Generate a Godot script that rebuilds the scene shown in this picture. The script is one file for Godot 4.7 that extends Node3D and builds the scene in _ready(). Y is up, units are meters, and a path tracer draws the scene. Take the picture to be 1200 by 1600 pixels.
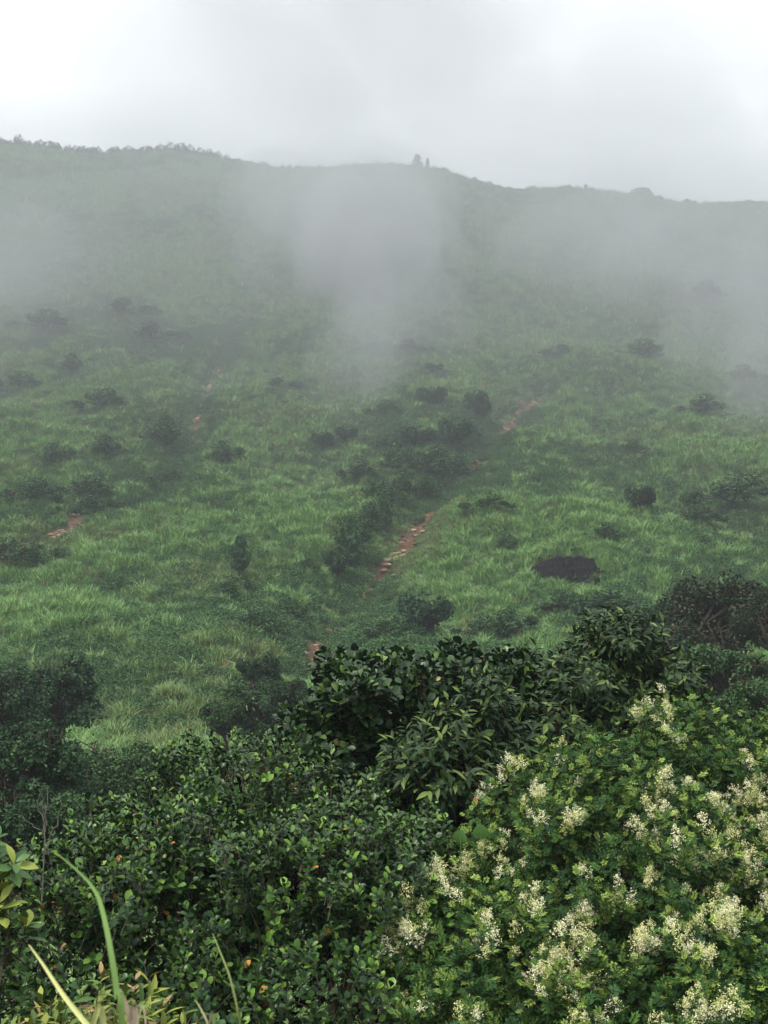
extends Node3D

const FOCAL := 1640.0          # of the 1200 x 1600 photograph, in its pixels
const EYE := Vector3(0, 1.7, 0)
const PITCH := 6.95
var rng := RandomNumberGenerator.new()
var swell := FastNoiseLite.new()
var rough := FastNoiseLite.new()
var patchy := FastNoiseLite.new()
var clumpy := FastNoiseLite.new()
var fwd: Vector3
var up_axis: Vector3
var used := {}
var bark: StandardMaterial3D
var pale_bark: StandardMaterial3D

# ---------------------------------------------------------------- small helpers
func numbered(n: String) -> String:
	if not used.has(n):
		used[n] = 0
		return n
	used[n] += 1
	return "%s_%03d" % [n, used[n]]

func tag(o: Node, label: String, category: String, group := "", kind := "") -> void:
	o.set_meta("label", label)
	o.set_meta("category", category)
	if group: o.set_meta("group", group)
	if kind: o.set_meta("kind", kind)

func thing(called: String, at: Vector3, label: String, category: String, group := "") -> Node3D:
	var o := Node3D.new()
	o.name = numbered(called)
	o.position = at
	add_child(o)
	tag(o, label, category, group)
	return o

func part(called: String, mesh: Mesh, mat: Material, parent: Node) -> MeshInstance3D:
	var o := MeshInstance3D.new()
	o.name = called
	o.mesh = mesh
	o.material_override = mat
	parent.add_child(o, true)
	return o

func lin(r: float, g: float, b: float) -> Color:
	return Color(r, g, b)

func mat_plain(c: Color, roughness: float, backlight := 0.0, vertex := false) -> StandardMaterial3D:
	var m := StandardMaterial3D.new()
	m.albedo_color = c.linear_to_srgb()
	m.roughness = roughness
	m.metallic_specular = 0.26
	m.cull_mode = BaseMaterial3D.CULL_DISABLED
	m.vertex_color_use_as_albedo = vertex
	if backlight > 0.0:
		m.backlight_enabled = true
		m.backlight = Color(backlight, backlight, backlight * 0.45)
	return m

func dir_of(px: float, py: float) -> Vector3:
	return (fwd + Vector3.RIGHT * ((px - 600.0) / FOCAL) + up_axis * ((800.0 - py) / FOCAL))

func spot(px: float, py: float, d: float) -> Vector3:
	var v := dir_of(px, py)
	return EYE + v * (d / -v.z)

func noise(seed_value: int, freq: float, octaves := 3) -> FastNoiseLite:
	var n := FastNoiseLite.new()
	n.seed = seed_value
	n.frequency = freq
	n.fractal_octaves = octaves
	return n

func rnd(a: float, b: float) -> float:
	return rng.randf_range(a, b)

func unit() -> Vector3:
	var z := rnd(-1, 1)
	var a := rnd(0, TAU)
	var s := sqrt(1.0 - z * z)
	return Vector3(s * cos(a), z, s * sin(a))

# ---------------------------------------------------------------- the ground's shape
const PROFILE := [[-60.0, 3.0], [-6.0, 0.15], [0.0, 0.0], [1.6, -0.05], [4.0, -0.9], [8.0, -2.7], [14.0, -4.0], [25.0, -6.0], [40.0, -6.6], [50.0, -5.9], [60.0, -4.3],
	[80.0, -1.0], [100.0, 4.6], [120.0, 11.6], [150.0, 24.5], [190.0, 45.5], [240.0, 77.5], [300.0, 122.5], [345.0, 160.0], [370.0, 178.0], [385.0, 183.0], [430.0, 170.0], [600.0, 90.0], [900.0, 40.0], [3000.0, 20.0]]
const RIDGE := [[-900, 160], [-300, 205], [0, 228], [130, 240], [250, 238], [330, 247], [430, 262], [500, 262], [600, 257], [690, 264], [740, 280], [800, 294], [850, 295], [900, 293], [960, 300], [1030, 306], [1060, 314], [1120, 317], [1200, 314], [1400, 330], [2200, 420]]
var ridge_gain := PackedFloat32Array()
const GX0 := -190.0
const GZ0 := -400.0
const GSX := 380
const GSZ := 372
var carve := PackedFloat32Array()
var soil := PackedFloat32Array()
var scrubby := PackedFloat32Array()
var grid_h := PackedFloat32Array()

func table(t: Array, x: float) -> float:
	if x <= t[0][0]: return t[0][1]
	for i in range(1, t.size()):
		if x <= t[i][0]:
			var k: float = (x - t[i - 1][0]) / (t[i][0] - t[i - 1][0])
			return lerpf(t[i - 1][1], t[i][1], k)
	return t[-1][1]

func smooth_profile(d: float) -> float:
	var w := clampf(absf(d) * 0.06, 0.25, 9.0)
	return (table(PROFILE, d - w) + 2.0 * table(PROFILE, d) + table(PROFILE, d + w)) * 0.25

var profile_cache := PackedFloat32Array()
func height0(x: float, z: float) -> float:
	var d := -z
	var h: float
	if d < -50.0 or d > 990.0:
		h = smooth_profile(d)
	else:
		var q := (d + 50.0) * 2.0
		var i := int(q)
		h = lerpf(profile_cache[i], profile_cache[i + 1], q - i)
	if d > 40.0:
		var w := smoothstep(130.0, 372.0, d)
		var px := clampf(x / 372.0 * FOCAL + 1600.0, 0.0, 3798.0)
		var j := px * 0.1
		h += w * lerpf(ridge_gain[int(j)], ridge_gain[int(j) + 1], j - int(j)) * (1.0 if d < 500.0 else maxf(0.0, 1.0 - (d - 500.0) / 300.0))
		var n := smoothstep(40.0, 90.0, d) * (1.0 - 0.75 * smoothstep(300.0, 350.0, d))
		h += swell.get_noise_2d(x, z) * 3.5 * n + (rough.get_noise_2d(x, z) * 1.3 + rough.get_noise_2d(x * 3.1 + 500.0, z * 3.1) * 0.75) * n
	else:
		h += rough.get_noise_2d(x * 2.0, z * 2.0) * 0.35 * smoothstep(2.0, 10.0, absf(d))
	return h

func ground(x: float, z: float) -> float:
	var gx := x - GX0
	var gz := z - GZ0
	if gx < 0.0 or gz < 0.0 or gx >= GSX - 1 or gz >= GSZ - 1:
		return height0(x, z)
	var i := int(gx)
	var j := int(gz)
	var u := gx - i
	var v := gz - j
	var at := j * GSX + i
	return lerpf(lerpf(grid_h[at], grid_h[at + 1], u), lerpf(grid_h[at + GSX], grid_h[at + GSX + 1], u), v)

func ground_hit(px: float, py: float, start := 44.0, raw := false) -> Vector3:
	var v := dir_of(px, py)
	v = v / -v.z
	var d := start
	while d < 420.0:
		var p := EYE + v * d
		if p.y < (height0(p.x, p.z) if raw else ground(p.x, p.z)):
			return p
		d += 0.25
	return EYE + v * 380.0

func stamp(points: Array, width: float, depth: float, soil_width: float) -> void:
	for k in range(points.size() - 1):
		var a: Vector3 = points[k]
		var b: Vector3 = points[k + 1]
		var steps := maxi(1, int(a.distance_to(b)))
		for s in steps:
			var p: Vector3 = a.lerp(b, float(s) / steps)
			var r := int(width * 2.0) + 1
			for dj in range(-r, r + 1):
				for di in range(-r, r + 1):
					var i := int(p.x - GX0) + di
					var j := int(p.z - GZ0) + dj
					if i < 0 or j < 0 or i >= GSX or j >= GSZ: continue
					var dist := Vector2(GX0 + i - p.x, GZ0 + j - p.z).length()
					var at := j * GSX + i
					carve[at] = maxf(carve[at], depth * (1.0 - smoothstep(0.0, width * 2.0, dist)))
					if soil_width > 0.0:
						soil[at] = maxf(soil[at], 1.0 - smoothstep(soil_width * 0.5, soil_width * 1.15, dist))

# ---------------------------------------------------------------- mesh builders
func leaf_mesh(widths: Array, fold: float, curl: float, rib := 1.25) -> ArrayMesh:
	# one leaf of length 1 along y, facing z, with a fold along its rib
	var st := SurfaceTool.new()
	st.begin(Mesh.PRIMITIVE_TRIANGLES)
	var n := widths.size()
	for i in n:
		var t := float(i) / (n - 1)
		var w: float = widths[i]
		var z := -curl * t * t
		for s in [-1, 0, 1]:
			st.set_color(Color(rib, rib, rib * 0.9) if s == 0 else Color(1, 1, 1))
			st.set_uv(Vector2(0.5 + s * 0.5, t))
			st.add_vertex(Vector3(w * s, t, z + absf(s) * w * fold))
	for i in n - 1:
		var a := i * 3
		for q in [[a, a + 3, a + 1], [a + 1, a + 3, a + 4], [a + 1, a + 4, a + 2], [a + 2, a + 4, a + 5]]:
			for v in q: st.add_index(v)
	st.generate_normals()
	return st.commit()

func pinnate_mesh(pairs: int, seed_value: int) -> ArrayMesh:
	# a compound leaf of length 1: a stalk with pairs of leaflets and one at the end
	var r := RandomNumberGenerator.new()
	r.seed = seed_value
	var st := SurfaceTool.new()
	st.begin(Mesh.PRIMITIVE_TRIANGLES)
	st.set_color(Color(0.9, 0.9, 0.7))
	for v in [Vector3(-0.012, 0, 0), Vector3(0, 0.8, -0.1), Vector3(0.012, 0, 0)]: st.add_vertex(v)
	for k in pairs * 2 + 1:
		var t := 0.22 + 0.6 * float(k / 2) / pairs
		var side := 0.0 if k == pairs * 2 else (1.0 if k % 2 else -1.0)
		if side == 0.0: t = 0.72
		var at := Vector3(0, t, -0.15 * t * t)
		var d := Vector3(side * 0.85, 0.55 + (0.5 if side == 0.0 else 0.0), r.randf_range(-0.25, 0.2)).normalized()
		var l := r.randf_range(0.27, 0.4)
		var across := d.cross(Vector3(0, 0, 1)).normalized() * l * 0.18
		var tone := r.randf_range(0.8, 1.2)
		st.set_color(Color(tone, tone, tone))
		var m1 := at + d * l * 0.5 + Vector3(0, 0, -0.03)
		var tip := at + d * l + Vector3(0, 0, -0.05)
		var e := Vector3(0, 0, 0.05)
		for v in [at, m1 + across + e, m1, m1, m1 + across + e, tip, at, m1, m1 - across + e, m1, tip, m1 - across + e]: st.add_vertex(v)
	st.generate_normals()
	return st.commit()

func panicle_mesh(seed_value: int) -> ArrayMesh:
	# a loose plume of tiny cream florets, about 1 long
	var r := RandomNumberGenerator.new()
	r.seed = seed_value
	var st := SurfaceTool.new()
	st.begin(Mesh.PRIMITIVE_TRIANGLES)
	for b in 11:
		var t := 0.1 + 0.085 * b
		var a := b * 2.4 + r.randf_range(-0.4, 0.4)
		var reach := (1.0 - t) * 0.42 + 0.1
		var root := Vector3(0, t * 0.75, 0)
		var d := Vector3(cos(a) * reach, 0.26, sin(a) * reach)
		st.set_color(Color(0.45, 0.55, 0.2))
		for v in [root, root + d + Vector3(0.012, 0, 0), root + d - Vector3(0.012, 0, 0)]: st.add_vertex(v)
		for f in 17:
			var s := r.randf_range(0.3, 1.05)
			var p := root + d * s + Vector3(r.randfn(0, 0.055), r.randfn(0, 0.055), r.randfn(0, 0.055))
			var x := Vector3(r.randfn(), r.randfn(), r.randfn()).normalized()
			var y := x.cross(Vector3(r.randfn(), r.randfn(), r.randfn())).normalized()
			var size := r.randf_range(0.026, 0.052)
			var c := Color(1, 0.98, 0.86) if r.randf() > 0.25 else Color(0.82, 0.88, 0.5)
			st.set_color(c)
			for v in [p - x * size, p + y * size * 0.6, p + x * size, p - x * size, p + x * size, p - y * size * 0.6]: st.add_vertex(v)
	st.generate_normals()
	return st.commit()

func tube(st: SurfaceTool, pts: Array, radii: Array, sides := 6) -> void:
	var frame_x := Vector3.RIGHT
	var rings := []
	for i in pts.size():
		var d: Vector3 = (pts[mini(i + 1, pts.size() - 1)] - pts[maxi(i - 1, 0)]).normalized()
		var x := (frame_x - d * frame_x.dot(d))
		if x.length() < 0.05: x = d.cross(Vector3(0, 0, 1))
		x = x.normalized()
		frame_x = x
		var y := d.cross(x)
		var ring := []
		for k in sides:
			var a := TAU * k / sides
			ring.append(pts[i] + (x * cos(a) + y * sin(a)) * radii[i])
		rings.append(ring)
	for i in pts.size() - 1:
		for k in sides:
			var l := (k + 1) % sides
			for v in [rings[i][k], rings[i][l], rings[i + 1][k], rings[i][l], rings[i + 1][l], rings[i + 1][k]]:
				st.add_vertex(v)

func crooked(a: Vector3, b: Vector3, n: int, amount: float) -> Array:
	var pts := [a]
	for i in range(1, n):
		var t := float(i) / n
		pts.append(a.lerp(b, t) + Vector3(0, sin(t * PI) * amount * 0.5, 0) + unit() * amount * 0.5)
	pts.append(b)
	return pts

func taper(a: float, b: float, n: int) -> Array:
	var r := []
	for i in n: r.append(lerpf(a, b, float(i) / (n - 1)))
	return r

func multi(called: String, mesh: Mesh, mat: Material, buffer: PackedFloat32Array, parent: Node) -> MultiMeshInstance3D:
	var mm := MultiMesh.new()
	mm.transform_format = MultiMesh.TRANSFORM_3D
	mm.use_colors = true
	mm.mesh = mesh
	mm.instance_count = buffer.size() / 16
	mm.buffer = buffer
	var o := MultiMeshInstance3D.new()
	o.name = called
	o.multimesh = mm
	o.material_override = mat
	o.set_meta("kind", "stuff")
	parent.add_child(o, true)
	return o

func push(buf: PackedFloat32Array, b: Basis, p: Vector3, c: Color) -> void:
	buf.append_array(PackedFloat32Array([b.x.x, b.y.x, b.z.x, p.x, b.x.y, b.y.y, b.z.y, p.y, b.x.z, b.y.z, b.z.z, p.z, c.r, c.g, c.b, 1.0]))

# ---------------------------------------------------------------- leafy plants near the camera
func tone_of(tones: Array) -> int:
	var k := rng.randf()
	for i in tones.size():
		k -= tones[i][1]
		if k <= 0.0: return i
	return 0

func leafy_plant(called: String, label: String, category: String, group: String, base: Vector3, lobes: Array, spec: Dictionary, sprigs: int) -> Dictionary:
	# lobes: [centre, radii]; a plant of stems, branches, twigs and leaves, 300 of the leaves that show being parts
	var root := thing(called, base, label, category, group)
	var st := SurfaceTool.new()
	var sb := SurfaceTool.new()
	sb.begin(Mesh.PRIMITIVE_TRIANGLES)
	for l in lobes:
		st.begin(Mesh.PRIMITIVE_TRIANGLES)
		var c: Vector3 = l[0] - base
		var foot := Vector3(rnd(-0.25, 0.25), -0.1, rnd(-0.2, 0.2))
		var r0: float = spec.get("stem", 0.035)
		tube(st, crooked(foot, c, 5, 0.25), taper(r0, r0 * 0.4, 6), 7)
		st.generate_normals()
		part("stem", st.commit(), spec.bark, root)
	var weights := []
	var total := 0.0
	for l in lobes:
		var r: Vector3 = l[1]
		total += r.x * r.y + r.y * r.z + r.x * r.z
		weights.append(total)
	var leaves := PackedFloat32Array()
	var twigs := PackedFloat32Array()
	var picked := []
	var outer := []
	var tones: Array = spec.tones
	var made := 0
	var tries := 0
	while made < sprigs and tries < sprigs * 12:
		tries += 1
		var k := rng.randf() * total
		var li := 0
		while weights[li] < k: li += 1
		var c: Vector3 = lobes[li][0]
		var r: Vector3 = lobes[li][1]
		var u := unit()
		if u.z < -0.25 and rng.randf() < 0.6: continue
		var f := lerpf(spec.get("inner", 0.6), 1.0, pow(rng.randf(), 0.45))
		f *= 1.0 + clumpy.get_noise_3dv((c + u * r) * spec.get("clump", 1.0) * 2.2) * spec.get("uneven", 0.35)
		var p: Vector3 = c + u * r * f
		var buried := false
		for m in lobes.size():
			if m != li and ((p - lobes[m][0]) / lobes[m][1]).length() < 0.7:
				buried = true
				break
		if buried: continue
		if clumpy.get_noise_3dv(p * spec.get("clump", 1.0) * 4.0) < spec.get("gaps", -0.25) : continue
		if p.y < base.y + 0.15: continue
		if spec.has("bare_below") and p.y < EYE.y - 1.55 and rng.randf() < spec.bare_below * smoothstep(1.55, 2.15, EYE.y - p.y): continue
		made += 1
		var normal := (u / r).normalized()
		var twig: Vector3 = (normal * 0.75 + Vector3.UP * float(spec.get("up", 0.5)) + unit() * 0.45).normalized()
		var tl: float = spec.twig * rnd(0.7, 1.3)
		var side := twig.cross(Vector3(0.31, 0.2, 0.93)).normalized()
		var other := twig.cross(side)
		var foot: Vector3 = p - twig * tl
		push(twigs, Basis(side * spec.get("twig_r", 0.003), twig * tl * 1.25, -other * spec.get("twig_r", 0.003)), foot - twig * tl * 0.25 - base, spec.get("twig_tone", Color(1, 1, 1)))
		var facing := normal.dot((EYE - p).normalized())
		if f > 0.86 and facing > 0.15: outer.append([p, twig, f])
		var per: int = spec.per
		var turn := rnd(0, TAU)
		for q in per:
			var t := float(q + 1) / per
			var a := turn + q * 2.4
			var s := lerpf(spec.spread[0], spec.spread[1], t) + rnd(-0.22, 0.22)
			var perp := side * cos(a) + other * sin(a)
			var d: Vector3 = (twig * cos(s) + perp * sin(s) + Vector3.DOWN * float(spec.get("droop", 0.0)) * rnd(0.5, 1.4)).normalized()
			var n := (twig + Vector3.UP * 0.35 + unit() * 0.25)
			n = (n - d * n.dot(d)).normalized()
			var len_: float = rnd(spec.size[0], spec.size[1]) * (0.75 if q == per - 1 else 1.0)
			var wide := len_ * rnd(0.88, 1.12)
			var at: Vector3 = foot + twig * tl * lerpf(spec.get("from", 0.35), 1.0, t)
			var b := Basis(d.cross(n) * wide, d * len_, n * len_)
			var ti := tone_of(tones)
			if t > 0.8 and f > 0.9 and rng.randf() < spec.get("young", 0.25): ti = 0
			if f > 0.88 and facing > 0.1 and rng.randf() < 0.5:
				var seen := fwd.dot(at - EYE)
				var sx := 600.0 + FOCAL * (at.x - EYE.x) / seen
				var sy := 800.0 - FOCAL * up_axis.dot(at - EYE) / seen
				if sx > 5.0 and sx < 1195.0 and sy < 1590.0:
					picked.append([b, at - base, ti])
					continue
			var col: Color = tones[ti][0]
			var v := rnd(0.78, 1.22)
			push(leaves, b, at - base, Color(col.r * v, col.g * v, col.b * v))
	# a branch from a lobe's centre out to every so many-th twig
	for i in range(0, outer.size(), maxi(1, outer.size() / int(spec.get("branches", 60)))):
		var p: Vector3 = outer[i][0]
		var near: Vector3 = lobes[0][0]
		for l in lobes:
			if p.distance_to(l[0]) < p.distance_to(near): near = l[0]
		var rr: float = spec.get("branch", 0.009)
		tube(sb, crooked(near - base, p - outer[i][1] * spec.twig - base, 4, 0.14), taper(rr * 1.6, rr * 0.5, 5), 5)
	if outer.size():
		sb.generate_normals()
		part("branch", sb.commit(), spec.bark, root)
	# the leaves that show best are parts, the rest one mass
	var limit := mini(290, picked.size())
	for i in picked.size():
		var j := rng.randi_range(i, picked.size() - 1)
		var tmp = picked[i]
		picked[i] = picked[j]
		picked[j] = tmp
	for i in picked.size():
		var e = picked[i]
		if i < limit:
			var o := MeshInstance3D.new()
			o.name = "leaf" if i == 0 else "leaf_%03d" % i
			o.mesh = spec.mesh
			o.material_override = spec.mats[e[2]]
			o.transform = Transform3D(e[0], e[1])
			root.add_child(o)
		else:
			var col: Color = tones[e[2]][0]
			var v := rnd(0.78, 1.22)
			push(leaves, e[0], e[1], Color(col.r * v, col.g * v, col.b * v))
	multi("foliage", spec.mesh, spec.mat, leaves, root)
	multi("twig", twig_mesh, spec.get("twig_mat", bark), twigs, root)
	return {"root": root, "outer": outer, "base": base, "leaves": leaves.size() / 16}

var twig_mesh: ArrayMesh

func make_twig() -> void:
	var st := SurfaceTool.new()
	st.begin(Mesh.PRIMITIVE_TRIANGLES)
	st.set_color(Color(1, 1, 1))
	tube(st, [Vector3.ZERO, Vector3(0, 1, 0)], [1.0, 0.6], 4)
	st.generate_normals()
	twig_mesh = st.commit()

func leaf_spec(d: Dictionary, roughness: float, backlight: float) -> Dictionary:
	d.mat = mat_plain(Color(1, 1, 1), roughness, backlight, true)
	d.mats = []
	for t in d.tones: d.mats.append(mat_plain(t[0], roughness, backlight, true))
	return d

func lobe(px: float, py: float, d: float, rx: float, ry: float, rz: float) -> Array:
	return [spot(px, py, d), Vector3(rx / FOCAL * d, ry / FOCAL * d, rz)]

# ---------------------------------------------------------------- trees and shrubs farther off
func crown_mesh(seed_value: int, lobes: Array, count: int, leaf: float, tones: Array, gaps := -0.15) -> ArrayMesh:
	var r := RandomNumberGenerator.new()
	r.seed = seed_value
	var verts := PackedVector3Array()
	var cols := PackedColorArray()
	var norms := PackedVector3Array()
	var made := 0
	var tries := 0
	var off := Vector3(seed_value * 7.3, seed_value * 3.1, 0)
	while made < count and tries < count * 10:
		tries += 1
		var l: Array = lobes[r.randi() % lobes.size()]
		var u := Vector3(r.randfn(), r.randfn(), r.randfn()).normalized()
		var f := lerpf(0.45, 1.0, pow(r.randf(), 0.5))
		var p: Vector3 = l[0] + u * l[1] * f
		p += u * clumpy.get_noise_3dv(p * 1.3 + off) * l[1].y * 0.45
		var g := clumpy.get_noise_3dv(p * 2.4 + off)
		if g < gaps: continue
		made += 1
		var d := (u * 0.5 + Vector3(r.randfn(), r.randfn() - 0.15, r.randfn()) * 0.55).normalized()
		var n := (u * 0.5 + Vector3.UP * 0.8 + Vector3(r.randfn(), r.randfn(), r.randfn()) * 0.35)
		n = (n - d * n.dot(d)).normalized()
		var x := d.cross(n)
		var s := leaf * r.randf_range(0.65, 1.3)
		var c: Color = tones[r.randi() % tones.size()]
		var v := r.randf_range(0.75, 1.25)
		c = Color(c.r * v, c.g * v, c.b * v)
		var a := p
		var tip := p + d * s - n * s * 0.12
		var m1 := p + d * s * 0.5 + x * s * 0.3 + n * s * 0.08
		var m2 := p + d * s * 0.5 - x * s * 0.3 + n * s * 0.08
		for q in [a, tip, m1, a, m2, tip]:
			verts.append(q)
			cols.append(c)
		for q in 3: norms.append((n - x * 0.25).normalized())
		for q in 3: norms.append((n + x * 0.25).normalized())
	var arr := []
	arr.resize(Mesh.ARRAY_MAX)
	arr[Mesh.ARRAY_VERTEX] = verts
	arr[Mesh.ARRAY_COLOR] = cols
	arr[Mesh.ARRAY_NORMAL] = norms
	var m := ArrayMesh.new()
	m.add_surface_from_arrays(Mesh.PRIMITIVE_TRIANGLES, arr)
	return m

func tree_kit(seed_value: int, lobes: Array, count: int, leaf: float, tones: Array, trunk_r: float, gaps := -0.15) -> Array:
	# (crown mesh, trunk mesh) one unit wide stays in metres; the foot is at the origin
	var st := SurfaceTool.new()
	st.begin(Mesh.PRIMITIVE_TRIANGLES)
	rng.seed = seed_value * 11
	var top: Vector3 = lobes[0][0]
	var fork := Vector3(top.x * 0.3, top.y * 0.35, top.z * 0.3)
	tube(st, crooked(Vector3(0, -0.4, 0), fork, 3, 0.1), taper(trunk_r, trunk_r * 0.75, 4), 8)
	for l in lobes:
		tube(st, crooked(fork, l[0], 4, 0.18), taper(trunk_r * 0.6, trunk_r * 0.2, 5), 6)
		for k in 4:
			var e: Vector3 = l[0] + unit() * l[1] * 0.75
			tube(st, crooked(l[0], e, 3, 0.12), taper(trunk_r * 0.22, trunk_r * 0.08, 4), 4)
	st.generate_normals()
	return [crown_mesh(seed_value, lobes, count, leaf, tones, gaps), st.commit()]

func plant_from(kit: Array, mat: Material, called: String, at: Vector3, size: Vector3, turn: float, label: String, category: String, group := "") -> Node3D:
	var root := thing(called, at, label, category, group)
	var c := part("crown", kit[0], mat, root)
	var t := part("trunk", kit[1], bark, root)
	root.rotation.y = turn
	for o in [c, t]: o.scale = size
	return root

# ================================================================ the scene
func _ready() -> void:
	fwd = Vector3(0, sin(deg_to_rad(PITCH)), -cos(deg_to_rad(PITCH)))
	up_axis = Vector3(0, cos(deg_to_rad(PITCH)), sin(deg_to_rad(PITCH)))
	var cam := Camera3D.new()
	cam.name = "camera"
	cam.position = EYE
	cam.rotation_degrees = Vector3(PITCH, 0, 0)
	cam.fov = 52.0
	cam.near = 0.05
	cam.far = 6000.0
	var lens := CameraAttributesPhysical.new()
	lens.frustum_focal_length = 24.6
	lens.frustum_focus_distance = 12.0
	lens.frustum_near = 0.05
	lens.frustum_far = 6000.0
	lens.exposure_aperture = 7.0
	cam.attributes = lens
	add_child(cam)
	cam.current = true
	cam.fov = 52.0

	var env := Environment.new()
	env.background_mode = Environment.BG_SKY
	env.sky = Sky.new()
	env.sky.sky_material = overcast_sky()
	env.tonemap_mode = Environment.TONE_MAPPER_LINEAR
	env.tonemap_exposure = 3.15
	env.sdfgi_enabled = true
	env.ssao_enabled = true
	env.ssil_enabled = true
	env.fog_enabled = true
	env.fog_density = 0.0007
	env.fog_light_color = Color(0.92, 0.97, 1.0)
	env.volumetric_fog_enabled = true
	env.volumetric_fog_density = 0.0
	var we := WorldEnvironment.new()
	we.name = "environment"
	we.environment = env
	add_child(we)

	var sun := DirectionalLight3D.new()
	sun.name = "sun"
	sun.light_energy = 0.5
	sun.light_color = Color(1.0, 0.96, 0.9)
	sun.light_angular_distance = 16.0
	sun.shadow_enabled = true
	sun.rotation_degrees = Vector3(-58, -55, 0)
	add_child(sun)

	rng.seed = 7
	swell = noise(3, 0.018, 2)
	rough = noise(5, 0.11, 3)
	patchy = noise(9, 0.035, 4)
	clumpy = noise(12, 0.9, 3)
	bark = bark_material(lin(0.075, 0.06, 0.045), 21)
	pale_bark = bark_material(lin(0.24, 0.22, 0.18), 22)
	make_twig()
	lay_ground()
	mark_scrub()
	cover_with_grass()
	build_rocks()
	build_hill_shrubs()
	build_ridge()
	build_valley_trees()
	build_near_plants()
	build_near_grass()
	build_mist()

func bark_material(c: Color, seed_value: int) -> StandardMaterial3D:
	var m := mat_plain(c, 0.9)
	var t := NoiseTexture2D.new()
	t.width = 256
	t.height = 256
	t.seamless = true
	t.noise = noise(seed_value, 0.03, 4)
	var ramp := Gradient.new()
	ramp.colors = PackedColorArray([Color(0.55, 0.52, 0.5), Color(1, 1, 1)])
	t.color_ramp = ramp
	m.albedo_texture = t
	m.uv1_triplanar = true
	m.uv1_scale = Vector3(3, 1.2, 3)
	return m

func overcast_sky() -> PanoramaSkyMaterial:
	var w := 1024
	var h := 512
	var im := Image.create(w, h, false, Image.FORMAT_RGBF)
	var n := noise(31, 1.1, 4)
	var broad := noise(33, 0.55, 2)
	for j in h:
		var el := (0.5 - (j + 0.5) / h) * PI
		for i in w:
			var az := ((i + 0.5) / w - 0.5) * TAU
			var d := Vector3(sin(az) * cos(el), sin(el), -cos(az) * cos(el))
			var lum := 0.29 * (1.0 + 2.0 * maxf(0.0, sin(el)))   # an overcast sky grows brighter towards the zenith
			lum *= 1.0 + 0.16 * broad.get_noise_3dv(d * 2.0) + 0.12 * n.get_noise_3dv(d * 2.2)
			# a brighter break in the cloud to the left, and a darker shelf beside it
			var brk := smoothstep(-0.13, -0.30, az + n.get_noise_3dv(d * 4.0) * 0.12) * smoothstep(-1.3, -0.8, az) * smoothstep(0.1, 0.25, el)
			lum *= 1.0 + 0.22 * brk
			lum *= 1.0 - 0.2 * exp(-pow((az + 0.02) / 0.13, 2.0)) * smoothstep(0.1, 0.3, el) * smoothstep(1.1, 0.7, el)
			if el < 0.0: lum = 0.1
			im.set_pixel(i, j, Color(lum * 0.98, lum * 0.995, lum * 1.03) if el >= 0.0 else Color(0.05, 0.07, 0.045))
	var m := PanoramaSkyMaterial.new()
	m.panorama = ImageTexture.create_from_image(im)
	return m

# ---------------------------------------------------------------- ground, soil and grass
var gullies := []

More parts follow.
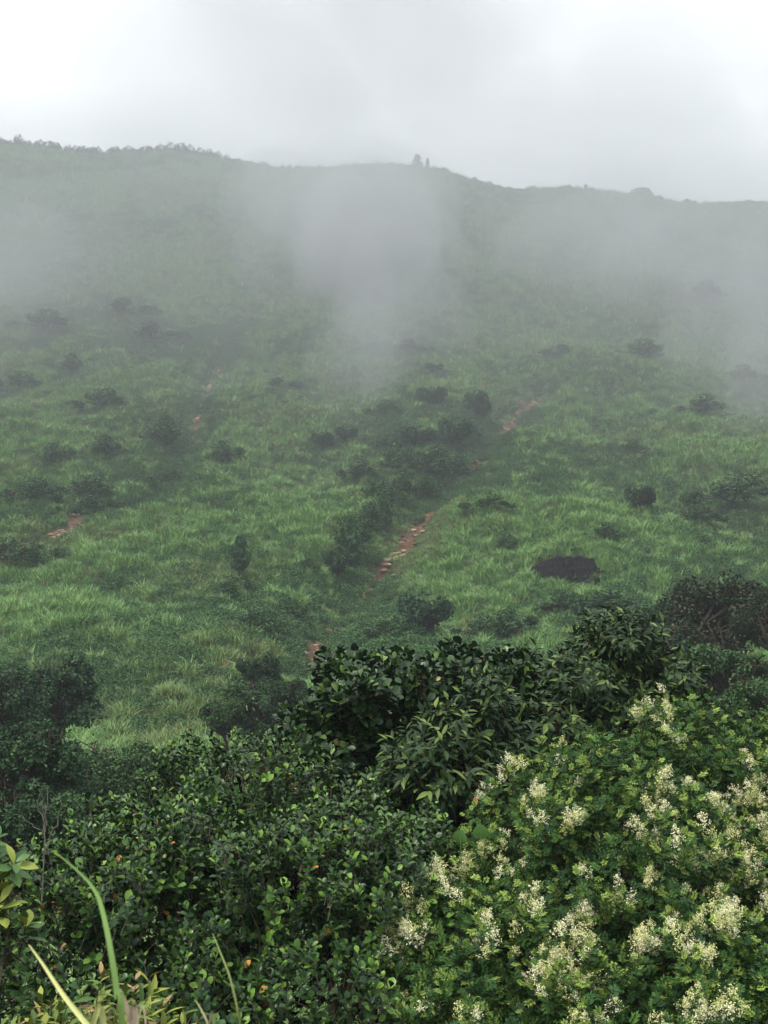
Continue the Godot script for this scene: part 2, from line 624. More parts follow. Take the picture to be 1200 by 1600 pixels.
func lay_ground() -> void:
	profile_cache.resize(2100)
	for i in 2100: profile_cache[i] = smooth_profile(i * 0.5 - 50.0)
	ridge_gain.resize(382)
	ridge_gain.fill(0.0)
	var base_crest := smooth_profile(374.0)
	for i in 382:
		var px := i * 10.0 - 1000.0
		var want := spot(px, table(RIDGE, px) + 5.0, 374.0).y
		ridge_gain[i] = want - base_crest
	carve.resize(GSX * GSZ)
	soil.resize(GSX * GSZ)
	grid_h.resize(GSX * GSZ)
	carve.fill(0.0)
	soil.fill(0.0)
	scrubby.resize(GSX * GSZ)
	scrubby.fill(0.0)
	# [pixels along it, half-width of the hollow, its depth, half-width of bare soil]
	var runs := [
		[[[385, 480], [350, 540], [325, 590], [305, 640], [300, 690], [255, 750], [232, 790]], 2.5, 1.5, 0.0],
		[[[345, 560], [322, 600], [304, 650], [298, 685]], 1.0, 0.3, 0.42],
		[[[380, 485], [352, 520], [330, 545]], 1.2, 0.3, 0.42],
		[[[232, 790], [150, 800], [100, 818], [50, 845], [0, 868], [-60, 900]], 1.2, 0.9, 0.3],
		[[[120, 806], [98, 820], [76, 830]], 0.8, 0.3, 1.0],
		[[[46, 842], [20, 856], [-10, 870], [-50, 890]], 0.8, 0.3, 1.0],
		[[[835, 610], [800, 640], [775, 665], [740, 705], [705, 735], [672, 775], [650, 800], [628, 835], [600, 865], [560, 915], [530, 945], [500, 965], [490, 1010], [485, 1060]], 3.0, 2.2, 0.24],
		[[[832, 616], [818, 622], [805, 628]], 0.9, 0.2, 0.9],
		[[[798, 645], [785, 655], [775, 664]], 1.1, 0.2, 0.95],
		[[[748, 702], [738, 707], [728, 716]], 0.9, 0.2, 1.1],
		[[[676, 776], [662, 790], [648, 806], [632, 822], [636, 838], [622, 846]], 1.0, 0.2, 0.7],
		[[[606, 866], [594, 870], [584, 876]], 0.8, 0.2, 0.95],
		[[[566, 908], [560, 916]], 0.5, 0.2, 0.4],
		[[[485, 968], [490, 985], [498, 1004], [503, 1016]], 1.4, 0.4, 1.15],
		[[[470, 705], [485, 760], [500, 770]], 1.2, 0.6, 0.0],
	]
	for r in runs:
		var pts := []
		for q in r[0]: pts.append(ground_hit(q[0], q[1], 44.0, true))
		stamp(pts, r[1], r[2], r[3] * 1.6)
		if r[3] > 0.0: gullies.append([pts, r[3] * 1.5])
	# nothing grows where the rock slab breaks the surface
	stamp([ground_hit(850, 893, 44.0, true), ground_hit(925, 893, 44.0, true)], 0.1, 0.0, 3.6)
	for j in GSZ:
		for i in GSX:
			grid_h[j * GSX + i] = height0(GX0 + i, GZ0 + j) - carve[j * GSX + i]
	# one sheet, fine over the visible slope and coarse beyond
	var xs := []
	var zs := []
	for v in [-3000, -1800, -1000, -600, -400, -300, -240, -210]: xs.append(float(v))
	for i in GSX - 1: xs.append(GX0 + i)
	for v in [210, 240, 300, 400, 600, 1000, 1800, 3000]: xs.append(float(v))
	for v in [-3000, -1800, -1100, -800, -650, -560, -500, -460, -440, -420, -410]: zs.append(float(v))
	for i in GSZ - 1: zs.append(GZ0 + i)
	for v in [-28, -26, -24, -22, -20, -18, -16, -14, -12, -10, -8, -7, -6, -5, -4, -3, -2, -1, 0, 1, 3, 6, 10, 20, 40, 80, 200, 600]: zs.append(float(v))
	var verts := PackedVector3Array()
	var cols := PackedColorArray()
	var idx := PackedInt32Array()
	for z in zs:
		for x in xs:
			verts.append(Vector3(x, ground(x, z), z))
			var k := 0.5 + 0.5 * patchy.get_noise_2d(x, z)
			cols.append(lin(0.05, 0.075, 0.03).lerp(lin(0.085, 0.10, 0.04), k))
	var nx := xs.size()
	for j in zs.size() - 1:
		for i in nx - 1:
			var a := j * nx + i
			idx.append_array(PackedInt32Array([a, a + 1, a + nx, a + 1, a + nx + 1, a + nx]))
	var arr := []
	arr.resize(Mesh.ARRAY_MAX)
	arr[Mesh.ARRAY_VERTEX] = verts
	arr[Mesh.ARRAY_COLOR] = cols
	arr[Mesh.ARRAY_INDEX] = idx
	var tmp := ArrayMesh.new()
	tmp.add_surface_from_arrays(Mesh.PRIMITIVE_TRIANGLES, arr)
	var st := SurfaceTool.new()
	st.create_from(tmp, 0)
	st.generate_normals()
	var m := mat_plain(Color(1, 1, 1), 0.95, 0.0, true)
	var t := NoiseTexture2D.new()
	t.width = 512
	t.height = 512
	t.seamless = true
	t.noise = noise(41, 0.02, 5)
	var ramp := Gradient.new()
	ramp.colors = PackedColorArray([Color(0.6, 0.62, 0.55), Color(1, 1, 1)])
	t.color_ramp = ramp
	m.albedo_texture = t
	m.uv1_triplanar = true
	m.uv1_world_triplanar = true
	m.uv1_scale = Vector3(0.21, 0.21, 0.21)
	var o := part("hillside", st.commit(), m, self)
	o.set_meta("kind", "structure")
	o.set_meta("label", "steep green hillside rising from the valley to a misty ridge")
	# bare soil in the gullies: sheets draped over the ground, with stones lying on them
	var earth := mat_plain(Color(1, 1, 1), 0.95, 0.0, true)
	earth.albedo_texture = t
	earth.uv1_triplanar = true
	earth.uv1_world_triplanar = true
	earth.uv1_scale = Vector3(0.6, 0.6, 0.6)
	var stone_kit := []
	for k in 4: stone_kit.append(stone_mesh(50 + k, 4, 6))
	var stone_mats := [mat_plain(lin(0.2, 0.13, 0.09), 0.9), mat_plain(lin(0.13, 0.09, 0.07), 0.9), mat_plain(lin(0.36, 0.28, 0.21), 0.9)]
	for g in gullies:
		var pts: Array = g[0]
		var w: float = g[1]
		var dull := lin(0.1, 0.05, 0.032) if pts[0].x > -34.0 or pts[0].z > -120.0 else lin(0.07, 0.06, 0.045)
		st = SurfaceTool.new()
		st.begin(Mesh.PRIMITIVE_TRIANGLES)
		var line := []
		for k in pts.size() - 1:
			var n := maxi(2, int(pts[k].distance_to(pts[k + 1]) / 0.35))
			for s in n: line.append(pts[k].lerp(pts[k + 1], float(s) / n))
		line.append(pts[-1])
		var rows := 0
		for k in line.size():
			var d: Vector3 = line[mini(k + 1, line.size() - 1)] - line[maxi(k - 1, 0)]
			var across := Vector3(-d.z, 0, d.x).normalized()
			var end := minf(1.0, minf(k, line.size() - 1 - k) / 3.0 + 0.15)
			for c in 7:
				var s := (c - 3) / 3.0
				var ww := w * end * (1.0 + 0.9 * rough.get_noise_2d(k * 5.1, s * 40.0 + w * 100.0))
				var p: Vector3 = line[k] + across * s * ww
				p.y = ground(p.x, p.z) + 0.17 + 0.12 * rough.get_noise_2d(p.x * 14.0, p.z * 14.0)
				var tone := 0.5 + 0.9 * rough.get_noise_2d(p.x * 9.0, p.z * 9.0)
				st.set_color(dull.lerp(lin(0.2, 0.12, 0.075), clampf(tone, 0.0, 1.0)))
				st.add_vertex(p)
			rows += 1
		for k in rows - 1:
			for c in 6:
				var a := k * 7 + c
				for v in [a, a + 1, a + 7, a + 1, a + 8, a + 7]: st.add_index(v)
		st.generate_normals()
		var bare := part(numbered("bare_soil"), st.commit(), earth, self)
		bare.set_meta("kind", "structure")
		bare.set_meta("label", "strip of bare reddish soil washed open in a gully")
		for k in int(line.size() * 0.5):
			var p: Vector3 = line[rng.randi() % line.size()] + Vector3(rnd(-w, w), 0, rnd(-w, w))
			p.y = ground(p.x, p.z) + 0.13
			var o2 := part("stone", stone_kit[k % 4], stone_mats[k % 3], bare)
			var s := rnd(0.08, 0.3) if k % 9 else rnd(0.3, 0.5)
			o2.transform = Transform3D(Basis.from_euler(Vector3(rnd(-0.3, 0.3), rnd(0, TAU), rnd(-0.3, 0.3))).scaled(Vector3(s * 1.3, s * 0.7, s)), p)

func stone_mesh(seed_value: int, rings: int, sides: int, bumps := 0.7) -> ArrayMesh:
	var st := SurfaceTool.new()
	st.begin(Mesh.PRIMITIVE_TRIANGLES)
	var n := noise(seed_value, 0.8, 2)
	var pt := func(j: int, i: int) -> Vector3:
		var e := PI * (float(j) / rings - 0.5)
		var a := TAU * (i % sides) / sides
		var d := Vector3(cos(e) * cos(a), sin(e), cos(e) * sin(a))
		return d * (1.0 + bumps * n.get_noise_3dv(d * 1.3))
	for j in rings:
		for i in sides:
			var a: Vector3 = pt.call(j, i)
			var b: Vector3 = pt.call(j, i + 1)
			var c: Vector3 = pt.call(j + 1, i)
			var d: Vector3 = pt.call(j + 1, i + 1)
			for v in [a, b, c, b, d, c]: st.add_vertex(v)
	st.generate_normals()
	return st.commit()

func tuft_mesh(seed_value: int, blades: int, spread: float, width: float) -> ArrayMesh:
	# a tuft of arching blades about 1 high
	var r := RandomNumberGenerator.new()
	r.seed = seed_value
	var st := SurfaceTool.new()
	st.begin(Mesh.PRIMITIVE_TRIANGLES)
	for k in blades:
		var a := r.randf() * TAU
		var out := Vector3(cos(a), 0, sin(a))
		var side := Vector3(-sin(a), 0, cos(a))
		var foot := Vector3(r.randfn(0, 0.16), -0.05, r.randfn(0, 0.16)) * spread
		var l := r.randf_range(0.65, 1.25)
		var lean := r.randf_range(0.1, 0.75) * spread
		var w := width * r.randf_range(0.6, 1.3)
		var v := r.randf_range(0.72, 1.3)
		var yellow := r.randf_range(0.0, 0.35)
		st.set_color(Color(v * (1.0 + yellow), v * (1.0 + 0.25 * yellow), v))
		var pts := []
		for s in 4:
			var t := s / 3.0
			pts.append(foot + out * lean * t * t * l + Vector3(0, l * (t - 0.38 * lean * t * t * t), 0))
		for s in 3:
			var w0: float = w * [1.0, 0.9, 0.6][s]
			var w1: float = w * [0.9, 0.6, 0.05][s]
			var p: Vector3 = pts[s]
			var q: Vector3 = pts[s + 1]
			for e in [p - side * w0, p + side * w0, q + side * w1, p - side * w0, q + side * w1, q - side * w1]: st.add_vertex(e)
	st.generate_normals()
	return st.commit()

func weed_mesh(seed_value: int, count: int) -> ArrayMesh:
	# a low bushy weed about 1 high made of small leaves
	return crown_mesh(seed_value, [[Vector3(0, 0.4, 0), Vector3(0.55, 0.45, 0.55)], [Vector3(0.3, 0.3, 0.2), Vector3(0.4, 0.35, 0.4)]], count, 0.13, [Color(1, 1, 1), Color(0.8, 0.85, 0.8), Color(1.15, 1.1, 0.9)], -0.3)

func cover_with_grass() -> void:
	var blade := mat_plain(Color(1, 1, 1), 0.6, 0.35, true)
	var tufts := [tuft_mesh(61, 52, 1.0, 0.018), tuft_mesh(62, 46, 1.3, 0.021), tuft_mesh(63, 40, 0.9, 0.024)]
	var weeds := [weed_mesh(64, 320), weed_mesh(65, 280)]
	var bufs := [PackedFloat32Array(), PackedFloat32Array(), PackedFloat32Array()]
	var wbufs := [PackedFloat32Array(), PackedFloat32Array()]
	var kinds := noise(71, 0.02, 4)
	var fine := noise(72, 0.12, 3)
	var clump := noise(73, 0.42, 2)
	var dead := noise(74, 0.03, 3)
	var d := 15.0
	while d < 384.0:
		var s := 0.32 + d * 0.0010
		if d < 30.0: s = 0.6
		var half := d * 0.366 * 1.13 + 7.0
		var x := -half
		while x < half:
			var px := x + rnd(-0.5, 0.5) * s
			var z := -d + rnd(-0.5, 0.5) * s
			x += s
			var i := int(px - GX0)
			var j := int(z - GZ0)
			var bare := 0.0
			if i >= 0 and j >= 0 and i < GSX - 1 and j < GSZ - 1: bare = soil[j * GSX + i]
			if bare > 0.15 + rng.randf() * 0.3: continue
			var k := kinds.get_noise_2d(px, z)
			var f := 0.5 * fine.get_noise_2d(px, z) + 0.75 * clump.get_noise_2d(px, z)
			var p := Vector3(px, ground(px, z) - 0.05, z)
			var gap := f + rnd(-0.2, 0.2)
			var damp := 0.0
			if i >= 0 and j >= 0 and i < GSX - 1 and j < GSZ - 1: damp = 0.35 * scrubby[j * GSX + i] + 0.22 * minf(1.0, carve[j * GSX + i])
			var dark := k - f * 0.6 + damp + rnd(-0.3, 0.3) + 0.5 * (1.0 - smoothstep(44.0, 62.0, d)) + 0.12 * smoothstep(230.0, 330.0, d)
			var yaw := rnd(0, TAU)
			if dark > 0.36:
				var h := rnd(0.6, 1.15) * (1.0 + 0.3 * smoothstep(100.0, 300.0, d))
				var b := Basis(Vector3.UP, yaw).scaled(Vector3(h * 1.25, h, h * 1.25))
				var c := lin(0.045, 0.11, 0.045).lerp(lin(0.085, 0.18, 0.06), rng.randf())
				push(wbufs[rng.randi() % 2], b, p, c)
			else:
				var h := rnd(0.45, 0.98) * (1.0 + 1.25 * f) * (1.0 + 0.4 * smoothstep(100.0, 300.0, d))
				if i >= 0 and j >= 0 and i < GSX - 1 and j < GSZ - 1: h *= 1.0 - 0.45 * minf(1.0, carve[j * GSX + i])
				var wd := h * (1.15 + 0.0016 * d)
				var b := Basis.from_euler(Vector3(rnd(-0.25, 0.45), 0, rnd(-0.4, 0.4))) * Basis(Vector3.UP, yaw).scaled(Vector3(wd, h, wd))
				var c := lin(0.08, 0.19, 0.07).lerp(lin(0.185, 0.33, 0.115), clampf(0.4 + 1.6 * f - 0.6 * k + rnd(-0.3, 0.3), 0.0, 1.0))
				var old := dead.get_noise_2d(px, z)
				if old > 0.16: c = c.lerp(lin(0.16, 0.15, 0.07), clampf((old - 0.16) * 3.0, 0.0, 0.6) * rng.randf())
				if rng.randf() < 0.02: c = lin(0.22, 0.2, 0.1)
				push(bufs[rng.randi() % 3], b, p, c)
		d += s
	var lots := 0
	for k in 3:
		var o := multi(numbered("grass"), tufts[k], blade, bufs[k], self)
		tag(o, "tall tufted grass covering the whole hillside", "grass", "", "stuff")
		lots += bufs[k].size() / 16
	for k in 2:
		var o := multi(numbered("undergrowth"), weeds[k], blade, wbufs[k], self)
		tag(o, "low dark leafy weeds mixed into the hillside grass", "undergrowth", "", "stuff")
		lots += wbufs[k].size() / 16
	print("grass copies ", lots)

# ---------------------------------------------------------------- rocks
func build_rocks() -> void:
	var dark := mat_plain(lin(0.024, 0.024, 0.024), 0.85)
	var t := NoiseTexture2D.new()
	t.width = 512
	t.height = 512
	t.seamless = true
	t.noise = noise(81, 0.015, 5)
	var ramp := Gradient.new()
	ramp.offsets = PackedFloat32Array([0.0, 0.6, 0.78, 1.0])
	ramp.colors = PackedColorArray([Color(0.4, 0.4, 0.41), Color(0.6, 0.6, 0.61), Color(0.95, 0.95, 0.93), Color(1.0, 1.0, 0.98)])
	t.color_ramp = ramp
	dark.albedo_texture = t
	dark.metallic_specular = 0.1
	dark.uv1_triplanar = true
	dark.uv1_scale = Vector3(0.3, 0.5, 0.14)
	var c := ground_hit(886, 892)
	var e := 1.0
	var slope := Vector3(0, ground(c.x, c.z - e) - ground(c.x, c.z + e), -2.0 * e).normalized()
	var normal := Vector3.RIGHT.cross(slope).normalized()
	var n := noise(82, 0.5, 4)
	var st := SurfaceTool.new()
	st.begin(Mesh.PRIMITIVE_TRIANGLES)
	var nr := 22
	var ns := 48
	for j in nr + 1:
		for i in ns:
			var a := TAU * i / ns
			var rr := float(j) / nr
			var edge := 1.0 + 0.16 * n.get_noise_2d(cos(a) * 3.0, sin(a) * 3.0) + 0.12 * n.get_noise_2d(cos(a) * 9.0, sin(a) * 9.0 + 40.0)
			var u := cos(a) * rr * edge * 4.1
			var v := sin(a) * rr * edge * 4.0 + u * 0.2
			var lift := 1.25 * sqrt(maxf(0.0, 1.0 - rr * rr)) + 0.5 * n.get_noise_2d(u * 1.6, v * 0.8) + 0.5 * absf(n.get_noise_2d(u * 0.9 + 30.0, v * 3.0)) - 0.55
			st.add_vertex(Vector3.RIGHT * u + slope * v + normal * lift)
	for j in nr:
		for i in ns:
			var a := j * ns + i
			var b := j * ns + (i + 1) % ns
			for q in [a, b, a + ns, b, b + ns, a + ns]: st.add_index(q)
	st.generate_normals()
	var o := part("rock_outcrop", st.commit(), dark, self)
	o.position = c
	tag(o, "broad bare black rock slab set in the grass of the slope", "rock")
	# the dark jagged stones above the bare patch at the left, and the knoll on the ridge
	var kit := stone_mesh(84, 9, 14)
	for q in [[92, 800, 0.75, "jagged dark stone above the bare soil at the left edge of the slope"], [78, 806, 0.5, "small dark stone left of the jagged stone above the bare soil"]]:
		var s := part(numbered("rock"), kit, dark, self)
		s.position = ground_hit(q[0], q[1])
		s.scale = Vector3(q[2] * 1.5, q[2], q[2])
		s.rotation.y = q[0]
		tag(s, q[3], "rock")
	var knoll_mat := mat_plain(lin(0.06, 0.075, 0.05), 0.9)
	var k := part("rock", stone_mesh(89, 12, 18, 0.3), knoll_mat, self)
	k.name = numbered("boulder")
	var kp := spot(1001, 309, 376)
	k.position = kp
	k.scale = Vector3(4.6, 3.2, 4.6)
	tag(k, "rounded boulder standing up from the ridge line at the right", "boulder")

# ---------------------------------------------------------------- shrubs on the slope
# [kit, centre px, foot py, width px, height px, label]
const SHRUBS := [
	["slim", 375, 912, 34, 58, "small slim dark tree standing alone in the open grass"],
	["scrub", 366, 932, 55, 26, "low dark scrub under the slim lone tree"],
	["loose", 548, 882, 62, 80, "tall dark bush left of the gully, upper of the two tall ones"],
	["round", 528, 908, 56, 52, "dark leafy bush just below the tall bush left of the gully"],
	["round", 503, 704, 38, 30, "small round dark bush, left one of the pair mid slope"],
	["round", 538, 696, 36, 32, "small round dark bush, right one of the pair mid slope"],
	["round", 660, 1004, 84, 82, "dense round dark bush behind the big round leaved tree"],
	["loose", 800, 1000, 78, 46, "spreading bush with pale top at the slope's foot"],
	["scrub", 748, 1002, 60, 34, "low dark shrub left of the pale topped bush at the slope's foot"],
	["scrub", 930, 962, 110, 32, "wide dark thicket below the black rock slab"],
	["scrub", 885, 958, 60, 30, "dark shrub at the left end of the thicket below the rock slab"],
	["round", 1000, 800, 52, 44, "isolated dark bush in the grass up the slope from the rock slab"],
	["scrub", 945, 846, 46, 24, "low dark shrub just above the right end of the rock slab"],
	["scrub", 1145, 796, 110, 48, "broad dark thicket half hidden in mist at the right edge"],
	["scrub", 1085, 822, 70, 24, "low shrub left below the broad misty thicket"],
	["scrub", 792, 864, 40, 26, "small shrub up and left of the rock slab"],
	["loose", 595, 830, 46, 66, "tall narrow bush beside the lower gully"],
	["scrub", 620, 742, 52, 50, "dark shrub among the scrub left of the gully, lowest one"],
	["round", 648, 706, 54, 44, "dark shrub among the scrub left of the gully, second from the bottom"],
	["round", 708, 708, 52, 62, "dark tall shrub hard against the gully's left bank"],
	["scrub", 690, 752, 74, 50, "dark scrub hanging over the gully's middle bend"],
	["round", 745, 660, 46, 56, "dark shrub at the gully's upper left bank"],
	["round", 672, 638, 50, 36, "lone dark bush left of the upper gully"],
	["round", 676, 586, 36, 26, "small dark bush high above the lone dark bush"],
	["scrub", 602, 652, 44, 22, "faint low bush above the pair mid slope"],
	["scrub", 560, 750, 46, 28, "low bush right below the pair mid slope"],
	["scrub", 760, 800, 60, 22, "low weedy shrub in the grass right of the gully bend"],
	["loose", 94, 728, 42, 36, "dark bush on the left slope, left one of two alike"],
	["loose", 166, 716, 50, 36, "dark bush on the left slope, right one of two alike"],
	["loose", 355, 728, 46, 40, "dark bush in brownish grass between the two gullies"],
	["loose", 258, 702, 60, 54, "wide misty bush left of the left gully's bare soil"],
	["scrub", 52, 786, 66, 34, "dark scrub above the jagged stones at the left"],
	["scrub", 138, 778, 70, 30, "dark scrub above the bare strip at the left"],
	["scrub", 62, 884, 66, 30, "leafy scrub hanging over the bare strip at the left"],
	["scrub", 150, 800, 60, 22, "low scrub at the upper end of the bare strip at the left"],
	["scrub", 10, 884, 60, 40, "dark scrub at the left edge below the bare strip"],
	["scrub", 262, 760, 46, 24, "low shrub between the left gully and the lone slim tree"],
	["scrub", 395, 990, 64, 34, "dark low shrub at the slope's foot left of the red soil"],
	["loose", 462, 972, 40, 30, "small shrub at the upper left of the red soil"],
	["scrub", 480, 892, 30, 18, "tiny shrub in grass left of the two tall dark bushes"],
	["loose", 112, 585, 46, 44, "shadowy bush high on the left slope in the mist"],
	["scrub", 240, 536, 90, 34, "bluish scrub high on the left slope in the mist"],
	["scrub", 200, 498, 80, 34, "bluish scrub above the other misty scrub on the left"],
	["scrub", 70, 520, 90, 40, "bluish thicket near the left edge in the mist"],
	["scrub", 30, 610, 66, 34, "faint scrub at the left edge under the mist"],
	["scrub", 640, 555, 60, 26, "faint shrub high in the middle of the slope"],
	["scrub", 1000, 560, 70, 34, "faint scrub high on the right slope"],
	["scrub", 1100, 470, 60, 36, "grey faint scrub near the right edge under the ridge"],
	["scrub", 1160, 600, 60, 34, "faint scrub behind the mist at the right edge"],
	["loose", 870, 560, 50, 26, "faint shrub to the right above the upper gully"],
	["scrub", 1095, 650, 54, 30, "low faint shrub left of the mist at the right edge"],
	["scrub", 985, 710, 40, 18, "tiny shrub above the isolated bush"],
	["scrub", 440, 610, 60, 18, "faint shrub above the brownish grass between the gullies"],
	["scrub", 160, 640, 70, 26, "faint low scrub on the left slope above the two bushes"],
	["scrub", 610, 1002, 66, 36, "low bush at the slope's foot left of the dense round bush"],
	["scrub", 722, 690, 50, 34, "dark shrub beside the gully above its bend, upper of two"],
	["round", 668, 738, 44, 36, "dark shrub just left of the scrub over the gully bend"],
	["scrub", 640, 778, 66, 38, "dark scrub on the gully's left bank below its bend"],
	["scrub", 588, 790, 60, 34, "dark scrub left of the gully, level with its pale stones"],
	["loose", 615, 705, 46, 32, "loose shrub at the left end of the scrub by the gully"],
	["scrub", 560, 835, 50, 26, "low shrub above the two tall dark bushes"],
]

func mark_scrub() -> void:
	for q in SHRUBS:
		var p := ground_hit(q[1], q[2])
		var w: float = q[3] / FOCAL * -p.z * 1.1
		var reach := int(w * 1.6) + 2
		for dj in range(-reach, reach + 1):
			for di in range(-reach, reach + 1):
				var i := int(p.x - GX0) + di
				var j := int(p.z - GZ0) + dj
				if i < 0 or j < 0 or i >= GSX or j >= GSZ: continue
				var dist := Vector2(di, dj * 0.8).length()
				scrubby[j * GSX + i] = maxf(scrubby[j * GSX + i], 1.0 - smoothstep(w * 0.4, w * 1.6, dist))

func build_hill_shrubs() -> void:
	var leafmat := mat_plain(Color(1, 1, 1), 0.55, 0.25, true)
	var dk := [lin(0.02, 0.056, 0.026), lin(0.028, 0.072, 0.031), lin(0.038, 0.088, 0.034)]
	var md := [lin(0.03, 0.08, 0.03), lin(0.042, 0.1, 0.036), lin(0.055, 0.12, 0.04)]
	# each about 1 wide and 1 high
	var ragged := func(n: int, wide: float, seed_value: int) -> Array:
		var r := RandomNumberGenerator.new()
		r.seed = seed_value
		var out := [[Vector3(0, 0.5, 0), Vector3(0.3, 0.36, 0.3)]]
		for k in n:
			var a := r.randf() * TAU
			var d := r.randf_range(0.2, wide)
			var y := r.randf_range(0.2, 0.95 - d)
			out.append([Vector3(cos(a) * d, maxf(0.15, y), sin(a) * d), Vector3(1, 0.85, 1) * r.randf_range(0.1, 0.22)])
		return out
	var round_bush := tree_kit(101, ragged.call(9, 0.36, 1), 4200, 0.055, dk, 0.03, -0.2)
	var loose_bush := tree_kit(102, ragged.call(12, 0.48, 2), 3600, 0.055, md + md + dk, 0.025, -0.15)
	var low_scrub := tree_kit(103, ragged.call(14, 0.6, 3), 3800, 0.055, md + [lin(0.06, 0.135, 0.048)], 0.02, -0.12)
	var slim_tree := tree_kit(104, [[Vector3(0, 0.88, 0), Vector3(0.24, 0.13, 0.24)], [Vector3(-0.12, 0.68, 0.05), Vector3(0.36, 0.13, 0.36)], [Vector3(0.14, 0.54, 0.05), Vector3(0.34, 0.13, 0.34)], [Vector3(-0.05, 0.4, 0), Vector3(0.36, 0.11, 0.34)]], 3600, 0.055, dk, 0.035, -0.2)
	var kits := {"round": round_bush, "loose": loose_bush, "scrub": low_scrub, "slim": slim_tree}
	for q in SHRUBS:
		var p := ground_hit(q[1], q[2])
		var d := -p.z
		var w: float = q[3] / FOCAL * d
		var h: float = q[4] / FOCAL * d
		if q[2] < 620:
			w *= 0.8
			h *= 0.75
		plant_from(kits[q[0]], leafmat, "slim_tree" if q[0] == "slim" else "shrub", p, Vector3(w * 1.15, h * 1.15 + 0.5, w * 1.15), rnd(-0.8, 0.8), q[5], "tree" if q[0] == "slim" else "shrub", "" if q[0] == "slim" else "shrubs scattered over the hillside")

func build_ridge() -> void:
	var leafmat := mat_plain(Color(1, 1, 1), 0.6, 0.2, true)
	var dk := [lin(0.03, 0.05, 0.028), lin(0.04, 0.065, 0.03)]
	var tall := tree_kit(111, [[Vector3(0, 0.8, 0), Vector3(0.22, 0.2, 0.22)], [Vector3(-0.15, 0.55, 0), Vector3(0.33, 0.2, 0.3)], [Vector3(0.18, 0.4, 0), Vector3(0.34, 0.18, 0.3)], [Vector3(0, 0.2, 0), Vector3(0.4, 0.18, 0.3)]], 900, 0.11, dk, 0.05, -0.2)
	var slim := tree_kit(112, [[Vector3(0, 0.8, 0), Vector3(0.3, 0.22, 0.3)], [Vector3(0, 0.45, 0), Vector3(0.4, 0.22, 0.3)], [Vector3(0, 0.2, 0), Vector3(0.3, 0.2, 0.3)]], 700, 0.12, dk, 0.08, -0.2)
	var bush := tree_kit(113, [[Vector3(0, 0.5, 0), Vector3(0.42, 0.4, 0.4)], [Vector3(-0.3, 0.35, 0), Vector3(0.3, 0.3, 0.3)], [Vector3(0.3, 0.3, 0), Vector3(0.3, 0.28, 0.3)]], 900, 0.11, dk, 0.03, -0.2)
	var place := func(kit: Array, px: float, wide: float, high: float, label: String, category: String, group: String) -> void:
		var x := (px - 600.0) / FOCAL * 374.0
		# the crest: the highest angle seen along this column
		var best := -1.0
		var at := Vector3.ZERO
		for k in 30:
			var z := -350.0 - k * 1.5
			var xx := x * -z / 374.0
			var y := ground(xx, z)
			var t := (y - EYE.y) / -z
			if t > best:
				best = t
				at = Vector3(xx, y, z)
		var s := 374.0 / FOCAL
		plant_from(kit, leafmat, "ridge_tree" if category == "tree" else "ridge_bush", at - Vector3(0, 0.3, 0), Vector3(wide * s, high * s, wide * s), rnd(0, 3), label, category, group)
	place.call(tall, 655, 18, 27, "taller of the two faint trees on the misty ridge top", "tree", "")
	place.call(slim, 672, 10, 22, "thin faint tree right of the taller tree on the ridge", "tree", "")
	place.call(slim, 930, 10, 15, "tiny pointed tree alone on the right part of the ridge", "tree", "")
	place.call(slim, 434, 9, 13, "left one of three tiny thin trees on the misty ridge", "tree", "")
	place.call(slim, 446, 9, 13, "middle one of three tiny thin trees on the misty ridge", "tree", "")
	place.call(slim, 456, 7, 11, "right one of three tiny thin trees on the misty ridge", "tree", "")
	place.call(slim, 494, 8, 12, "tiny tree on the ridge between three thin trees and the taller tree", "tree", "")
	place.call(slim, 1095, 9, 13, "tiny tree on the ridge right of the boulder", "tree", "")
	var g := "bushes along the ridge line"
	for k in 88:
		var px := -40.0 + k * 14.5 + rnd(-6, 6)
		if px > 975 and px < 1030: continue
		var big := 1.0 if px < 330 else 0.6
		place.call(bush, px, rnd(14, 28) * big, rnd(12, 23) * big, "dark bush in the bumpy left stretch of the ridge line" if px < 330 else "faint bush on the misty middle stretch of the ridge" if px < 640 else "small bush on the ridge between the tall tree and the boulder" if px < 1000 else "small bush on the ridge right of the boulder", "bush", g)

